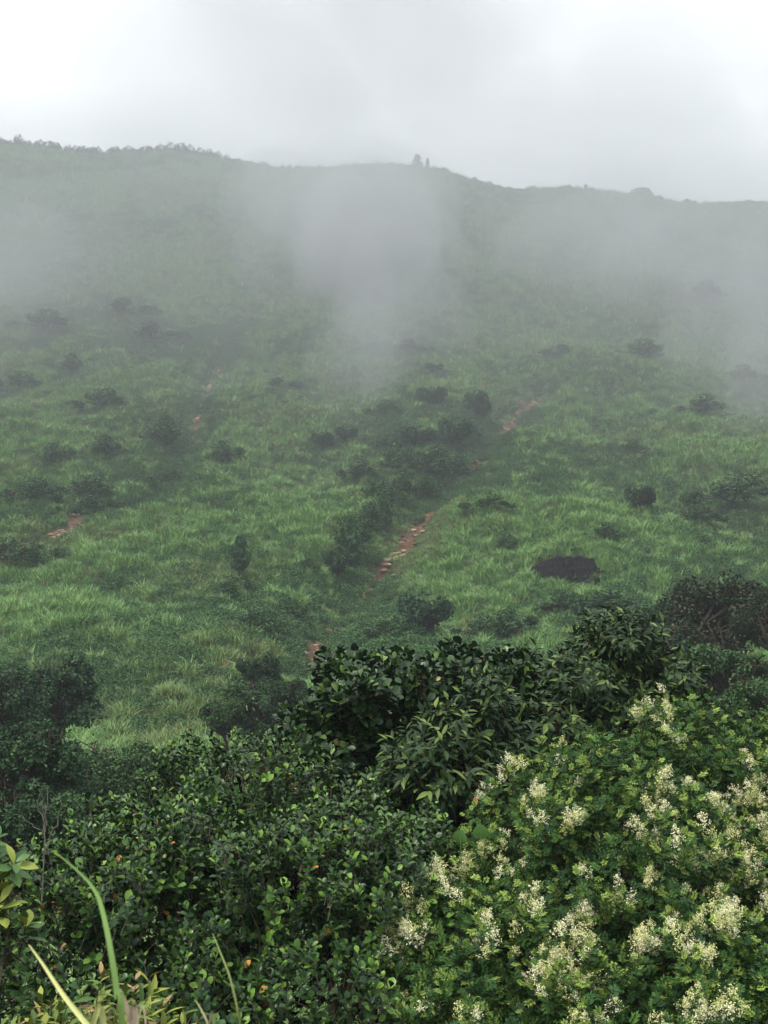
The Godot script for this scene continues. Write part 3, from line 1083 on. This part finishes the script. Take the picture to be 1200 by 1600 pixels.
# ---------------------------------------------------------------- trees in the valley between
func build_valley_trees() -> void:
	var leafmat := mat_plain(Color(1, 1, 1), 0.5, 0.25, true)
	var dk := [lin(0.02, 0.05, 0.024), lin(0.028, 0.065, 0.028), lin(0.036, 0.08, 0.03)]
	var gr := [lin(0.035, 0.08, 0.028), lin(0.05, 0.105, 0.035), lin(0.06, 0.12, 0.04)]
	var rd := [lin(0.02, 0.044, 0.02), lin(0.03, 0.052, 0.024), lin(0.07, 0.055, 0.028), lin(0.022, 0.046, 0.022), lin(0.018, 0.04, 0.02)]
	var broad := func(s: int, n: int, leaf: float, tones: Array, gaps: float) -> Array:
		var r := RandomNumberGenerator.new()
		r.seed = s
		var lobes := [[Vector3(0, 0.5, 0), Vector3(0.28, 0.3, 0.28)]]
		for k in 20:
			var u := Vector3(r.randfn(), r.randfn(), r.randfn()).normalized()
			if u.y < -0.35: u.y = -u.y
			lobes.append([Vector3(0, 0.48, 0) + u * Vector3(0.36, 0.36, 0.36) * r.randf_range(0.8, 1.05), Vector3(1, 0.8, 1) * r.randf_range(0.1, 0.19)])
		return tree_kit(s, lobes, n, leaf, tones, 0.035, gaps)
	var dark_tree = broad.call(121, 15000, 0.034, dk, -0.04)
	var dark_tree2 = broad.call(122, 15000, 0.034, dk + [gr[0]], -0.05)
	var green_bush = broad.call(123, 14000, 0.036, gr, -0.12)
	var green_bush2 = broad.call(124, 13000, 0.036, gr + [dk[2]], -0.1)
	var red_tree = broad.call(125, 20000, 0.026, rd, -0.12)
	# [kit, px, top py, width px, depth, label, category]
	var list := [
		[dark_tree, 88, 1010, 165, 50, "dark spreading tree at the left edge of the open grass", "tree"],
		[dark_tree2, 8, 1030, 150, 47, "dark tree cut by the left picture edge, beside the spreading one", "tree"],
		[dark_tree2, 30, 1106, 190, 31, "very dark tall tree in the left corner behind the bare twigs", "tree"],
		[dark_tree, 95, 1150, 120, 34, "dark lower tree between the very dark one and the round green bush", "tree"],
		[green_bush, 182, 1138, 165, 37, "round green bush in the valley left of the glossy shrubs", "bush"],
		[dark_tree, 402, 1012, 84, 62, "round black green bush at the foot of the grass slope", "bush"],
		[green_bush2, 402, 1046, 125, 54, "fresh green bush in front of the round black green bush", "bush"],
		[green_bush, 352, 1078, 80, 52, "green bush at the left of the fresh green one", "bush"],
		[dark_tree2, 452, 1052, 80, 50, "dark green bush squeezed behind the big round leaved tree", "bush"],
		[red_tree, 1112, 872, 225, 56, "large dark tree with rusty brown crown at the right", "tree"],
		[red_tree, 1200, 900, 130, 52, "dark rusty tree cut by the right picture edge", "tree"],
		[green_bush2, 1120, 985, 165, 40, "green tree below the large rusty tree", "tree"],
		[green_bush, 1185, 1040, 130, 33, "dark green bush at the right edge above the cream flowers", "bush"],
		[dark_tree, 18, 1205, 190, 25, "black green bush low in the left corner under the very dark tree", "bush"],
		[green_bush2, 120, 1215, 150, 28, "green bush half hidden behind the bare pale twigs", "bush"],
		[dark_tree2, 1015, 930, 120, 58, "dark bush left of the large rusty tree", "bush"],
		[green_bush, 590, 1010, 120, 60, "green bush behind the crown of the big round leaved tree", "bush"],
	]
	for q in list:
		var d: float = q[4]
		var top := spot(q[1], q[2], d)
		var foot := Vector3(top.x, ground(top.x, -d) - 0.2, -d)
		var w: float = q[3] / FOCAL * d
		var h := (top.y - foot.y)
		var tall := clampf(h, w * 0.9, w * 1.08)
		var o := plant_from(q[0], leafmat, "valley_tree" if q[6] == "tree" else "valley_bush", foot, Vector3(w * 1.1, tall, w * 1.1), rnd(-0.6, 0.6), q[5], q[6], "trees and bushes in the valley")
		if h > tall:
			# its crown sits on a longer trunk
			for c in o.get_children(): c.position.y = h - tall
			var st := SurfaceTool.new()
			st.begin(Mesh.PRIMITIVE_TRIANGLES)
			tube(st, crooked(Vector3(0, -0.2, 0), Vector3(0, h - tall + 0.3, 0), 4, 0.15), taper(0.05 * w, 0.036 * w, 5), 8)
			st.generate_normals()
			part("trunk", st.commit(), bark, o)

# ---------------------------------------------------------------- the plants in front
func build_near_plants() -> void:
	rng.seed = 2024
	var oval := leaf_mesh([0.02, 0.14, 0.27, 0.33, 0.29, 0.03], 0.32, 0.16)
	var round_leaf := leaf_mesh([0.03, 0.16, 0.28, 0.34, 0.31, 0.05], 0.2, 0.12)
	var lance := leaf_mesh([0.02, 0.1, 0.16, 0.15, 0.08, 0.0], 0.4, 0.14)
	var pinnate := pinnate_mesh(5, 5)
	var glossy := leaf_spec({"mesh": oval, "per": 8, "twig": 0.17, "spread": [1.25, 0.45], "size": [0.038, 0.078], "up": 0.65, "from": 0.2, "inner": 0.6, "gaps": -0.17, "uneven": 0.55, "clump": 1.0, "young": 0.3, "bare_below": 0.62, "bark": bark, "twig_mat": pale_bark, "twig_r": 0.0028, "branches": 70, "branch": 0.006,
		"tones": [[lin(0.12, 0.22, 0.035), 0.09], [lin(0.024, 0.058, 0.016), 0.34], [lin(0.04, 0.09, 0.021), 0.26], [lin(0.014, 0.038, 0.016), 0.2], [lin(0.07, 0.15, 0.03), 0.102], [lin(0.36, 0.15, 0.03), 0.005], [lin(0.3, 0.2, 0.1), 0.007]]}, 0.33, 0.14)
	glossy.mat.metallic_specular = 0.35
	for m in glossy.mats: m.metallic_specular = 0.35
	var big_round := leaf_spec({"mesh": round_leaf, "per": 8, "twig": 0.2, "spread": [1.35, 0.5], "size": [0.08, 0.14], "up": 0.6, "from": 0.3, "inner": 0.55, "gaps": -0.3, "uneven": 0.45, "clump": 0.8, "young": 0.16, "stem": 0.06, "bark": bark, "twig_r": 0.005, "branches": 40, "branch": 0.012,
		"tones": [[lin(0.11, 0.19, 0.04), 0.06], [lin(0.02, 0.048, 0.016), 0.4], [lin(0.03, 0.066, 0.02), 0.32], [lin(0.015, 0.036, 0.015), 0.2], [lin(0.24, 0.095, 0.018), 0.005], [lin(0.2, 0.16, 0.05), 0.004]]}, 0.34, 0.14)
	big_round.mat.metallic_specular = 0.36
	for m in big_round.mats: m.metallic_specular = 0.36
	var narrow := leaf_spec({"mesh": lance, "per": 9, "twig": 0.26, "spread": [1.2, 0.5], "droop": 0.6, "size": [0.11, 0.18], "up": 0.35, "from": 0.1, "inner": 0.55, "gaps": -0.25, "uneven": 0.5, "clump": 0.8, "young": 0.3, "stem": 0.06, "bark": bark, "twig_r": 0.004, "branches": 50, "branch": 0.01,
		"tones": [[lin(0.1, 0.15, 0.035), 0.1], [lin(0.024, 0.05, 0.018), 0.36], [lin(0.036, 0.07, 0.024), 0.32], [lin(0.018, 0.038, 0.017), 0.2], [lin(0.3, 0.13, 0.03), 0.002]]}, 0.4, 0.14)
	var fine := leaf_spec({"mesh": pinnate, "per": 7, "twig": 0.2, "spread": [1.3, 0.5], "droop": 0.2, "size": [0.075, 0.115], "up": 0.6, "from": 0.15, "inner": 0.6, "gaps": -0.16, "uneven": 0.55, "clump": 0.9, "young": 0.45, "bark": bark, "twig_r": 0.0025, "branches": 60, "branch": 0.006,
		"tones": [[lin(0.19, 0.28, 0.06), 0.18], [lin(0.03, 0.08, 0.022), 0.36], [lin(0.06, 0.135, 0.03), 0.28], [lin(0.022, 0.058, 0.022), 0.2]]}, 0.5, 0.14)

	var foot := func(px: float, d: float) -> Vector3:
		var x := (px - 600.0) / FOCAL * d
		return Vector3(x, ground(x, -d), -d)
	var total := 0
	var g := "glossy oval leaved shrubs across the foreground"
	var r: Dictionary
	r = leafy_plant("glossy_shrub", "wide glossy oval leaved shrub behind the tall arching grass blade", "shrub", g, foot.call(180, 7.9),
		[lobe(165, 1425, 8.0, 150, 135, 1.2), lobe(60, 1500, 7.7, 110, 130, 1.0), lobe(270, 1400, 8.2, 120, 140, 1.1), lobe(300, 1580, 7.4, 150, 150, 1.0), lobe(130, 1620, 7.1, 150, 120, 0.9)], glossy, 2400)
	total += r.leaves
	r = leafy_plant("glossy_shrub", "dense glossy oval leaved shrub between the arching grass and the cream flowers", "shrub", g, foot.call(480, 7.8),
		[lobe(440, 1400, 8.2, 140, 130, 1.2), lobe(570, 1420, 8.2, 120, 130, 1.1), lobe(500, 1560, 7.6, 160, 150, 1.1), lobe(600, 1600, 7.4, 110, 130, 0.9), lobe(400, 1620, 7.2, 120, 120, 0.9)], glossy, 2400)
	total += r.leaves
	r = leafy_plant("glossy_shrub", "taller glossy shrub with yellow green tips rising behind the wide front shrubs", "shrub", g, foot.call(370, 9.6),
		[lobe(375, 1225, 9.5, 110, 82, 1.0), lobe(290, 1265, 9.3, 90, 80, 0.9), lobe(440, 1265, 9.6, 100, 85, 1.0), lobe(220, 1300, 9.0, 95, 55, 0.9), lobe(360, 1340, 9.0, 170, 110, 0.9)], glossy, 1600)
	total += r.leaves
	r = leafy_plant("glossy_shrub", "glossy shrub with orange dying leaves left of the flowering bush", "shrub", g, foot.call(580, 9.2),
		[lobe(545, 1295, 9.4, 95, 75, 0.9), lobe(640, 1335, 9.1, 75, 70, 0.9), lobe(580, 1370, 8.9, 120, 100, 0.9)], glossy, 950)
	total += r.leaves
	r = leafy_plant("round_leaf_tree", "dark tree with big round glossy leaves, some of them orange", "tree", "", foot.call(600, 12.2),
		[lobe(560, 1090, 12.0, 72, 62, 1.1), lobe(640, 1065, 12.3, 72, 50, 1.0), lobe(712, 1045, 12.5, 42, 44, 0.8), lobe(545, 1160, 11.8, 70, 70, 1.0), lobe(625, 1140, 12.3, 90, 70, 1.0), lobe(475, 1165, 11.4, 50, 55, 0.7), lobe(530, 1040, 12.2, 38, 30, 0.6), lobe(600, 1230, 11.8, 120, 80, 1.0)], big_round, 1150)
	total += r.leaves
	r = leafy_plant("round_leaf_tree", "smaller round leaved tree between two narrow leaved crowns", "tree", "", foot.call(790, 12.9),
		[lobe(795, 1050, 12.9, 55, 38, 0.8), lobe(765, 1075, 12.9, 40, 38, 0.8), lobe(800, 1110, 12.8, 60, 60, 0.8)], big_round, 320)
	total += r.leaves
	r = leafy_plant("narrow_leaf_tree", "drooping narrow leaved tree left above the flowering bush", "tree", "narrow leaved trees behind the flowers", foot.call(710, 11.0),
		[lobe(690, 1205, 10.8, 95, 72, 1.1), lobe(755, 1120, 11.2, 48, 72, 0.8), lobe(720, 1160, 11.0, 70, 60, 0.9), lobe(790, 1190, 11.2, 60, 80, 0.8), lobe(680, 1280, 10.8, 110, 60, 0.9), lobe(640, 1180, 11.0, 50, 45, 0.8)], narrow, 950)
	total += r.leaves
	r = leafy_plant("narrow_leaf_tree", "tall narrow leaved tree with yellowish sprays above the flowering bush", "tree", "narrow leaved trees behind the flowers", foot.call(950, 13.0),
		[lobe(955, 1015, 13.0, 85, 66, 1.1), lobe(895, 1065, 12.7, 80, 62, 1.1), lobe(1030, 1065, 13.0, 62, 62, 1.0), lobe(855, 1120, 12.2, 72, 62, 1.0), lobe(980, 1110, 12.6, 100, 75, 1.1), lobe(900, 1170, 12.4, 110, 60, 1.0), lobe(1065, 1110, 12.8, 50, 50, 0.8)], narrow, 1150)
	total += r.leaves
	var cream := mat_plain(lin(0.88, 0.86, 0.74), 0.8, 0.4, true)
	var pale := mat_plain(lin(0.72, 0.72, 0.46), 0.8, 0.4, true)
	var plumes := []
	for k in 5: plumes.append(panicle_mesh(200 + k))
	var fg := "cream flowered bushes at the lower right"
	for q in [
		["large bush full of cream flower plumes filling the right foreground", 1010, 9.0, 3200, 140,
			[lobe(960, 1235, 9.2, 150, 90, 1.2), lobe(1095, 1185, 9.6, 120, 92, 1.2), lobe(1185, 1250, 9.3, 110, 120, 1.2), lobe(850, 1290, 8.9, 95, 90, 1.0), lobe(1000, 1340, 8.6, 150, 120, 1.1), lobe(1175, 1390, 8.6, 100, 110, 1.0), lobe(880, 1400, 8.5, 120, 90, 1.0), lobe(1060, 1450, 8.2, 130, 90, 1.0), lobe(760, 1340, 8.9, 55, 70, 0.8)]],
		["lower cream flowered bush next to the glossy shrub with orange leaves", 730, 7.8, 1600, 56,
			[lobe(740, 1460, 7.8, 110, 85, 1.0), lobe(665, 1530, 7.5, 65, 90, 0.8), lobe(740, 1580, 7.2, 110, 100, 0.9), lobe(840, 1520, 7.5, 75, 80, 0.8)]],
		["cream flowered bush in the bottom right corner", 1060, 7.2, 1800, 60,
			[lobe(960, 1560, 7.2, 110, 80, 0.9), lobe(1090, 1540, 7.2, 120, 95, 0.9), lobe(1190, 1570, 7.0, 90, 110, 0.9), lobe(860, 1610, 7.0, 80, 70, 0.8)]]]:
		r = leafy_plant("flowering_shrub", q[0], "shrub", fg, foot.call(q[1], q[2]), q[5], fine, q[3])
		total += r.leaves
		var outer: Array = r.outer
		var root: Node3D = r.root
		var n: int = q[4]
		var placed := 0
		var at := 0
		while placed < n and at < 4000:
			at += 1
			var e: Array = outer[rng.randi() % outer.size()]
			if e[2] < 0.96: continue
			var seen := fwd.dot(e[0] - EYE)
			if absf(e[0].x - EYE.x) / seen * FOCAL > 615.0 or -up_axis.dot(e[0] - EYE) / seen * FOCAL > 810.0: continue
			if clumpy.get_noise_3dv(e[0] * 1.6 + Vector3(40, 0, 0)) < -0.1 and rng.randf() < 0.45: continue
			placed += 1
			var burst := rng.randi_range(1, 3)
			for b in burst:
				var dir: Vector3 = (e[1] + Vector3.UP * 0.4 + unit() * 0.5).normalized()
				var side := dir.cross(unit()).normalized()
				var s := rnd(0.072, 0.14)
				var o := part("flower_cluster", plumes[rng.randi() % 5], cream if rng.randf() < 0.55 else pale, root)
				o.transform = Transform3D(Basis(side * s, dir * s, side.cross(dir) * s), e[0] + unit() * 0.07 - dir * 0.03 - r.base)
	# a sapling at the left edge with larger light leaves
	var light := leaf_spec({"mesh": leaf_mesh([0.02, 0.14, 0.22, 0.25, 0.19, 0.02], 0.25, 0.22, 1.5), "per": 9, "twig": 0.15, "spread": [1.45, 0.6], "droop": 0.15, "size": [0.075, 0.115], "up": 1.4, "from": 0.3, "inner": 0.5, "gaps": -0.9, "uneven": 0.2, "young": 0.5, "stem": 0.007, "bark": pale_bark, "twig_r": 0.003, "branches": 6, "branch": 0.004,
		"tones": [[lin(0.24, 0.29, 0.06), 0.2], [lin(0.07, 0.14, 0.04), 0.4], [lin(0.09, 0.17, 0.05), 0.3], [lin(0.05, 0.11, 0.045), 0.1]]}, 0.36, 0.3)
	r = leafy_plant("sapling", "young plant with large pale veined leaves at the left edge", "sapling", "", foot.call(10, 4.6),
		[lobe(12, 1345, 4.6, 26, 25, 0.1), lobe(18, 1400, 4.6, 32, 32, 0.1), lobe(14, 1450, 4.6, 34, 20, 0.1), lobe(-30, 1300, 4.6, 34, 60, 0.12)], light, 16)
	# the two big heart shaped leaves in front of the flowers
	var vine := thing("vine", foot.call(735, 8.2), "climbing plant showing two big light green heart shaped leaves", "vine")
	var heart := leaf_mesh([0.08, 0.34, 0.48, 0.53, 0.53, 0.48, 0.38, 0.22, 0.0], 0.12, 0.2, 1.2)
	var hm := mat_plain(lin(0.1, 0.21, 0.06), 0.5, 0.35, true)
	var st := SurfaceTool.new()
	st.begin(Mesh.PRIMITIVE_TRIANGLES)
	for q in [[719, 1306, 0.105], [751, 1300, 0.12]]:
		var p := spot(q[0], q[1], 8.15) - vine.position
		tube(st, crooked(Vector3(0, -0.1, 0), p, 6, 0.15), taper(0.006, 0.003, 7), 5)
		var o := part("leaf", heart, hm, vine)
		var d := Vector3(0.25 if q[0] < 740 else -0.15, 0.75, 0.35).normalized()
		var n := Vector3(0.3 if q[0] < 740 else -0.2, 0.9, 0.75).normalized()
		n = (n - d * n.dot(d)).normalized()
		o.transform = Transform3D(Basis(d.cross(n) * q[2], d * q[2], n * q[2]), p - d * 0.06)
	st.generate_normals()
	part("stem", st.commit(), hm, vine)
	# bare pale twigs at the left
	var dead := thing("bare_shrub", foot.call(75, 7.0), "leafless pale twigs standing above the shrub at the left", "shrub")
	for q in [[[72, 1480], [72, 1310], [76, 1230]], [[72, 1310], [52, 1288], [22, 1272]], [[72, 1310], [66, 1270], [46, 1262]], [[72, 1300], [58, 1262], [62, 1232]], [[70, 1330], [90, 1290], [94, 1250]], [[74, 1290], [64, 1255], [70, 1240]]]:
		st = SurfaceTool.new()
		st.begin(Mesh.PRIMITIVE_TRIANGLES)
		var pts := []
		for v in q: pts.append(spot(v[0] + rnd(-2, 2), v[1], 7.0 + rnd(-0.05, 0.05)) - dead.position)
		if q[0][1] == 1480: pts[0] = Vector3(0, -0.1, 0)
		tube(st, crooked(pts[0], pts[1], 4, 0.03) + crooked(pts[1], pts[2], 3, 0.03).slice(1), taper(0.008 if q[0][1] == 1480 else 0.0045, 0.0018, 8), 5)
		st.generate_normals()
		part("twig", st.commit(), pale_bark, dead)
	# yellow green weeds at the lower left
	var weed := leaf_spec({"mesh": lance, "per": 9, "twig": 0.2, "spread": [1.3, 0.5], "droop": 0.45, "size": [0.07, 0.12], "up": 0.9, "from": 0.1, "inner": 0.4, "gaps": -0.6, "uneven": 0.4, "young": 0.4, "stem": 0.01, "bark": pale_bark, "twig_r": 0.002, "branches": 16, "branch": 0.003,
		"tones": [[lin(0.22, 0.25, 0.05), 0.3], [lin(0.11, 0.17, 0.04), 0.4], [lin(0.07, 0.12, 0.035), 0.2], [lin(0.3, 0.2, 0.09), 0.1]]}, 0.5, 0.35)
	r = leafy_plant("weed_clump", "yellow green weeds around the foot of the arching grass blade", "plant", "", foot.call(160, 5.2),
		[lobe(150, 1580, 5.2, 90, 50, 0.4), lobe(60, 1640, 5.0, 90, 50, 0.4), lobe(230, 1620, 5.2, 70, 45, 0.3)], weed, 130)
	print("leaves ", total)

func build_near_grass() -> void:
	var ribbon := func(called: String, pix: Array, col: Color, label: String) -> void:
		# pix: [px, py, depth, half-width in px]; a folded blade that grows from the ground below
		var st := SurfaceTool.new()
		st.begin(Mesh.PRIMITIVE_TRIANGLES)
		var pts := []
		var ws := []
		for q in pix:
			pts.append(spot(q[0], q[1], q[2]))
			ws.append(q[3] * 0.54 / FOCAL * q[2])
		var base := Vector3(pts[0].x + 0.03, 0, pts[0].z - 0.02)
		base.y = ground(base.x, base.z) - 0.02
		pts.push_front(base.lerp(pts[0], 0.5) + Vector3(0.015, 0, 0))
		pts.push_front(base)
		ws.push_front(ws[0])
		ws.push_front(ws[0] * 0.8)
		var curve := Curve3D.new()
		for k in pts.size():
			var d: Vector3 = (pts[mini(k + 1, pts.size() - 1)] - pts[maxi(k - 1, 0)]) * 0.18
			curve.add_point(pts[k], -d, d)
		var n := 40
		for i in n + 1:
			var t := float(i) / n * (pts.size() - 1)
			var k := mini(int(t), pts.size() - 2)
			var p := curve.sample(k, t - k)
			var d := (curve.sample(k, minf(1.0, t - k + 0.03)) - curve.sample(k, maxf(0.0, t - k - 0.03))).normalized()
			var w: float = lerpf(ws[k], ws[k + 1], t - k)
			var side := d.cross(Vector3(0.25, 0.1, 1.0)).normalized()
			var back := side.cross(d)
			for s in [-1, 0, 1]:
				st.set_color(Color(1.3, 1.25, 1.1) if s == 0 else Color(1, 1, 1))
				st.add_vertex(p + side * w * s - back * w * 0.5 * (1 - absi(s)))
		for i in n:
			var a := i * 3
			for q in [a, a + 1, a + 3, a + 1, a + 4, a + 3, a + 1, a + 2, a + 4, a + 2, a + 5, a + 4]: st.add_index(q)
		st.generate_normals()
		var o := part(numbered(called), st.commit(), mat_plain(col, 0.55, 0.35, true), self)
		tag(o, label, "grass blade", "")
	ribbon.call("grass_blade", [[192, 1640, 1.4, 9], [184, 1560, 1.42, 8.5], [172, 1480, 1.45, 7.5], [158, 1415, 1.5, 6], [146, 1388, 1.53, 4.5], [125, 1364, 1.56, 3], [85, 1330, 1.6, 1.2]], lin(0.13, 0.22, 0.06), "broad green grass blade arching up and over to the left")
	ribbon.call("grass_blade", [[165, 1640, 1.5, 8], [138, 1604, 1.5, 7.5], [100, 1556, 1.55, 6], [66, 1505, 1.6, 3.5], [45, 1476, 1.62, 1.4]], lin(0.46, 0.48, 0.2), "pale straw coloured grass blade slanting to the lower left corner")
	ribbon.call("grass_blade", [[376, 1640, 1.8, 3.5], [373, 1590, 1.8, 3.2], [360, 1530, 1.82, 2.8], [345, 1490, 1.85, 2.2], [332, 1458, 1.88, 0.8]], lin(0.16, 0.2, 0.07), "thin olive grass blade right of the arching one")
	ribbon.call("grass_blade", [[336, 1640, 1.8, 3.5], [325, 1600, 1.8, 3], [313, 1575, 1.82, 2], [305, 1562, 1.84, 0.7]], lin(0.26, 0.26, 0.14), "short dull grass tip at the bottom edge")
	ribbon.call("grass_blade", [[214, 1640, 1.5, 8], [204, 1600, 1.5, 8], [197, 1570, 1.5, 6], [188, 1545, 1.5, 2]], lin(0.42, 0.34, 0.25), "dry beige grass leaf behind the broad green blade")
	ribbon.call("grass_blade", [[230, 1640, 1.55, 2], [212, 1600, 1.55, 2], [196, 1572, 1.55, 1.6], [190, 1562, 1.56, 0.8]], lin(0.6, 0.5, 0.4), "thin dry stalk crossing the beige leaf")

# ---------------------------------------------------------------- drifting mist
func build_mist() -> void:
	rng.seed = 99
	var bank := func(label: String, density: float, puffs: Array) -> void:
		var root := thing("mist_bank", Vector3.ZERO, label, "mist")
		root.set_meta("kind", "stuff")
		var m := FogMaterial.new()
		m.density = density
		m.albedo = Color(0.935, 0.975, 1.0)
		for p in puffs:
			var f := FogVolume.new()
			f.name = "mist"
			f.shape = RenderingServer.FOG_VOLUME_SHAPE_ELLIPSOID
			f.size = p[1] * 2.0
			f.position = p[0]
			f.rotation_degrees = p[2]
			f.material = m
			root.add_child(f, true)
	# flat puffs lying on the slope, scattered about a line of [px, py, radius px]
	var along := func(line: Array, n: int, thick: float, stretch: float) -> Array:
		var out := []
		for i in n:
			var t := rng.randf() * (line.size() - 1)
			var k := mini(int(t), line.size() - 2)
			var u := t - k
			var a: Array = line[k]
			var b: Array = line[k + 1]
			var r := lerpf(a[2], b[2], u)
			var px := lerpf(a[0], b[0], u) + rng.randfn(0, 0.75) * r
			var py := lerpf(a[1], b[1], u) + rng.randfn(0, 0.45) * r
			var p := ground_hit(px, maxf(py, table(RIDGE, px) + 25.0 + r * 0.28 * stretch))
			var s := r / FOCAL * -p.z * rnd(0.45, 1.25)
			var th := thick * rnd(0.6, 1.4)
			p += Vector3(0, 0.79, 0.62) * th * 0.5
			out.append([p, Vector3(s, th, s * stretch), Vector3(38 + rnd(-7, 7), rnd(-15, 15), rnd(-8, 8))])
		return out
	# a broad veil over the upper slope and the ridge, thicker inwards
	var veil := []
	for k in 5:
		var q := 1.0 - 0.15 * k
		veil.append([ground_hit(640 + 90 * (k % 3 - 1), 430), Vector3(400, 46, 180) * q, Vector3(37, 5 * (k % 3 - 1), 0)])
	bank.call("broad thin veil of cloud over the upper slope and ridge", 0.00105, veil)
	bank.call("cloud of white mist pouring over the middle of the ridge", 0.0024, along.call([[340, 310, 90], [470, 300, 100], [570, 300, 100], [720, 330, 90]], 16, 13.0, 1.0))
	bank.call("bright plume of mist hanging down the middle of the slope", 0.0048, along.call([[500, 330, 110], [535, 400, 95], [560, 460, 80], [610, 560, 70]], 20, 13.0, 2.2))
	bank.call("faint tail of mist trailing below the bright plume", 0.0026, along.call([[545, 430, 95], [590, 530, 90], [600, 620, 70]], 10, 11.0, 2.2))
	bank.call("streak of mist down the right edge of the slope", 0.0036, along.call([[1150, 350, 100], [1180, 440, 95], [1190, 560, 80], [1210, 700, 60]], 16, 14.0, 2.6))
	bank.call("thin wisp of mist on the right upper slope", 0.0026, along.call([[760, 360, 100], [930, 430, 95], [1060, 430, 85]], 14, 14.0, 1.6))
	bank.call("bluish mist lying along the left edge of the slope", 0.0015, along.call([[-20, 430, 110], [40, 500, 120], [0, 640, 100]], 14, 12.0, 2.0))
	# cloud drifting behind and over the ridge, beyond the slope
	var cloud := []
	for k in 14:
		var q := spot(rnd(330, 1350) if k < 9 else rnd(350, 680), rnd(-260, 200), rnd(470, 600))
		cloud.append([q, Vector3(rnd(90, 170), rnd(60, 110), rnd(40, 70)), Vector3(rnd(-10, 10), rnd(0, 40), rnd(-25, 25))])
	bank.call("grey cloud drifting past behind the ridge", 0.0014, cloud)
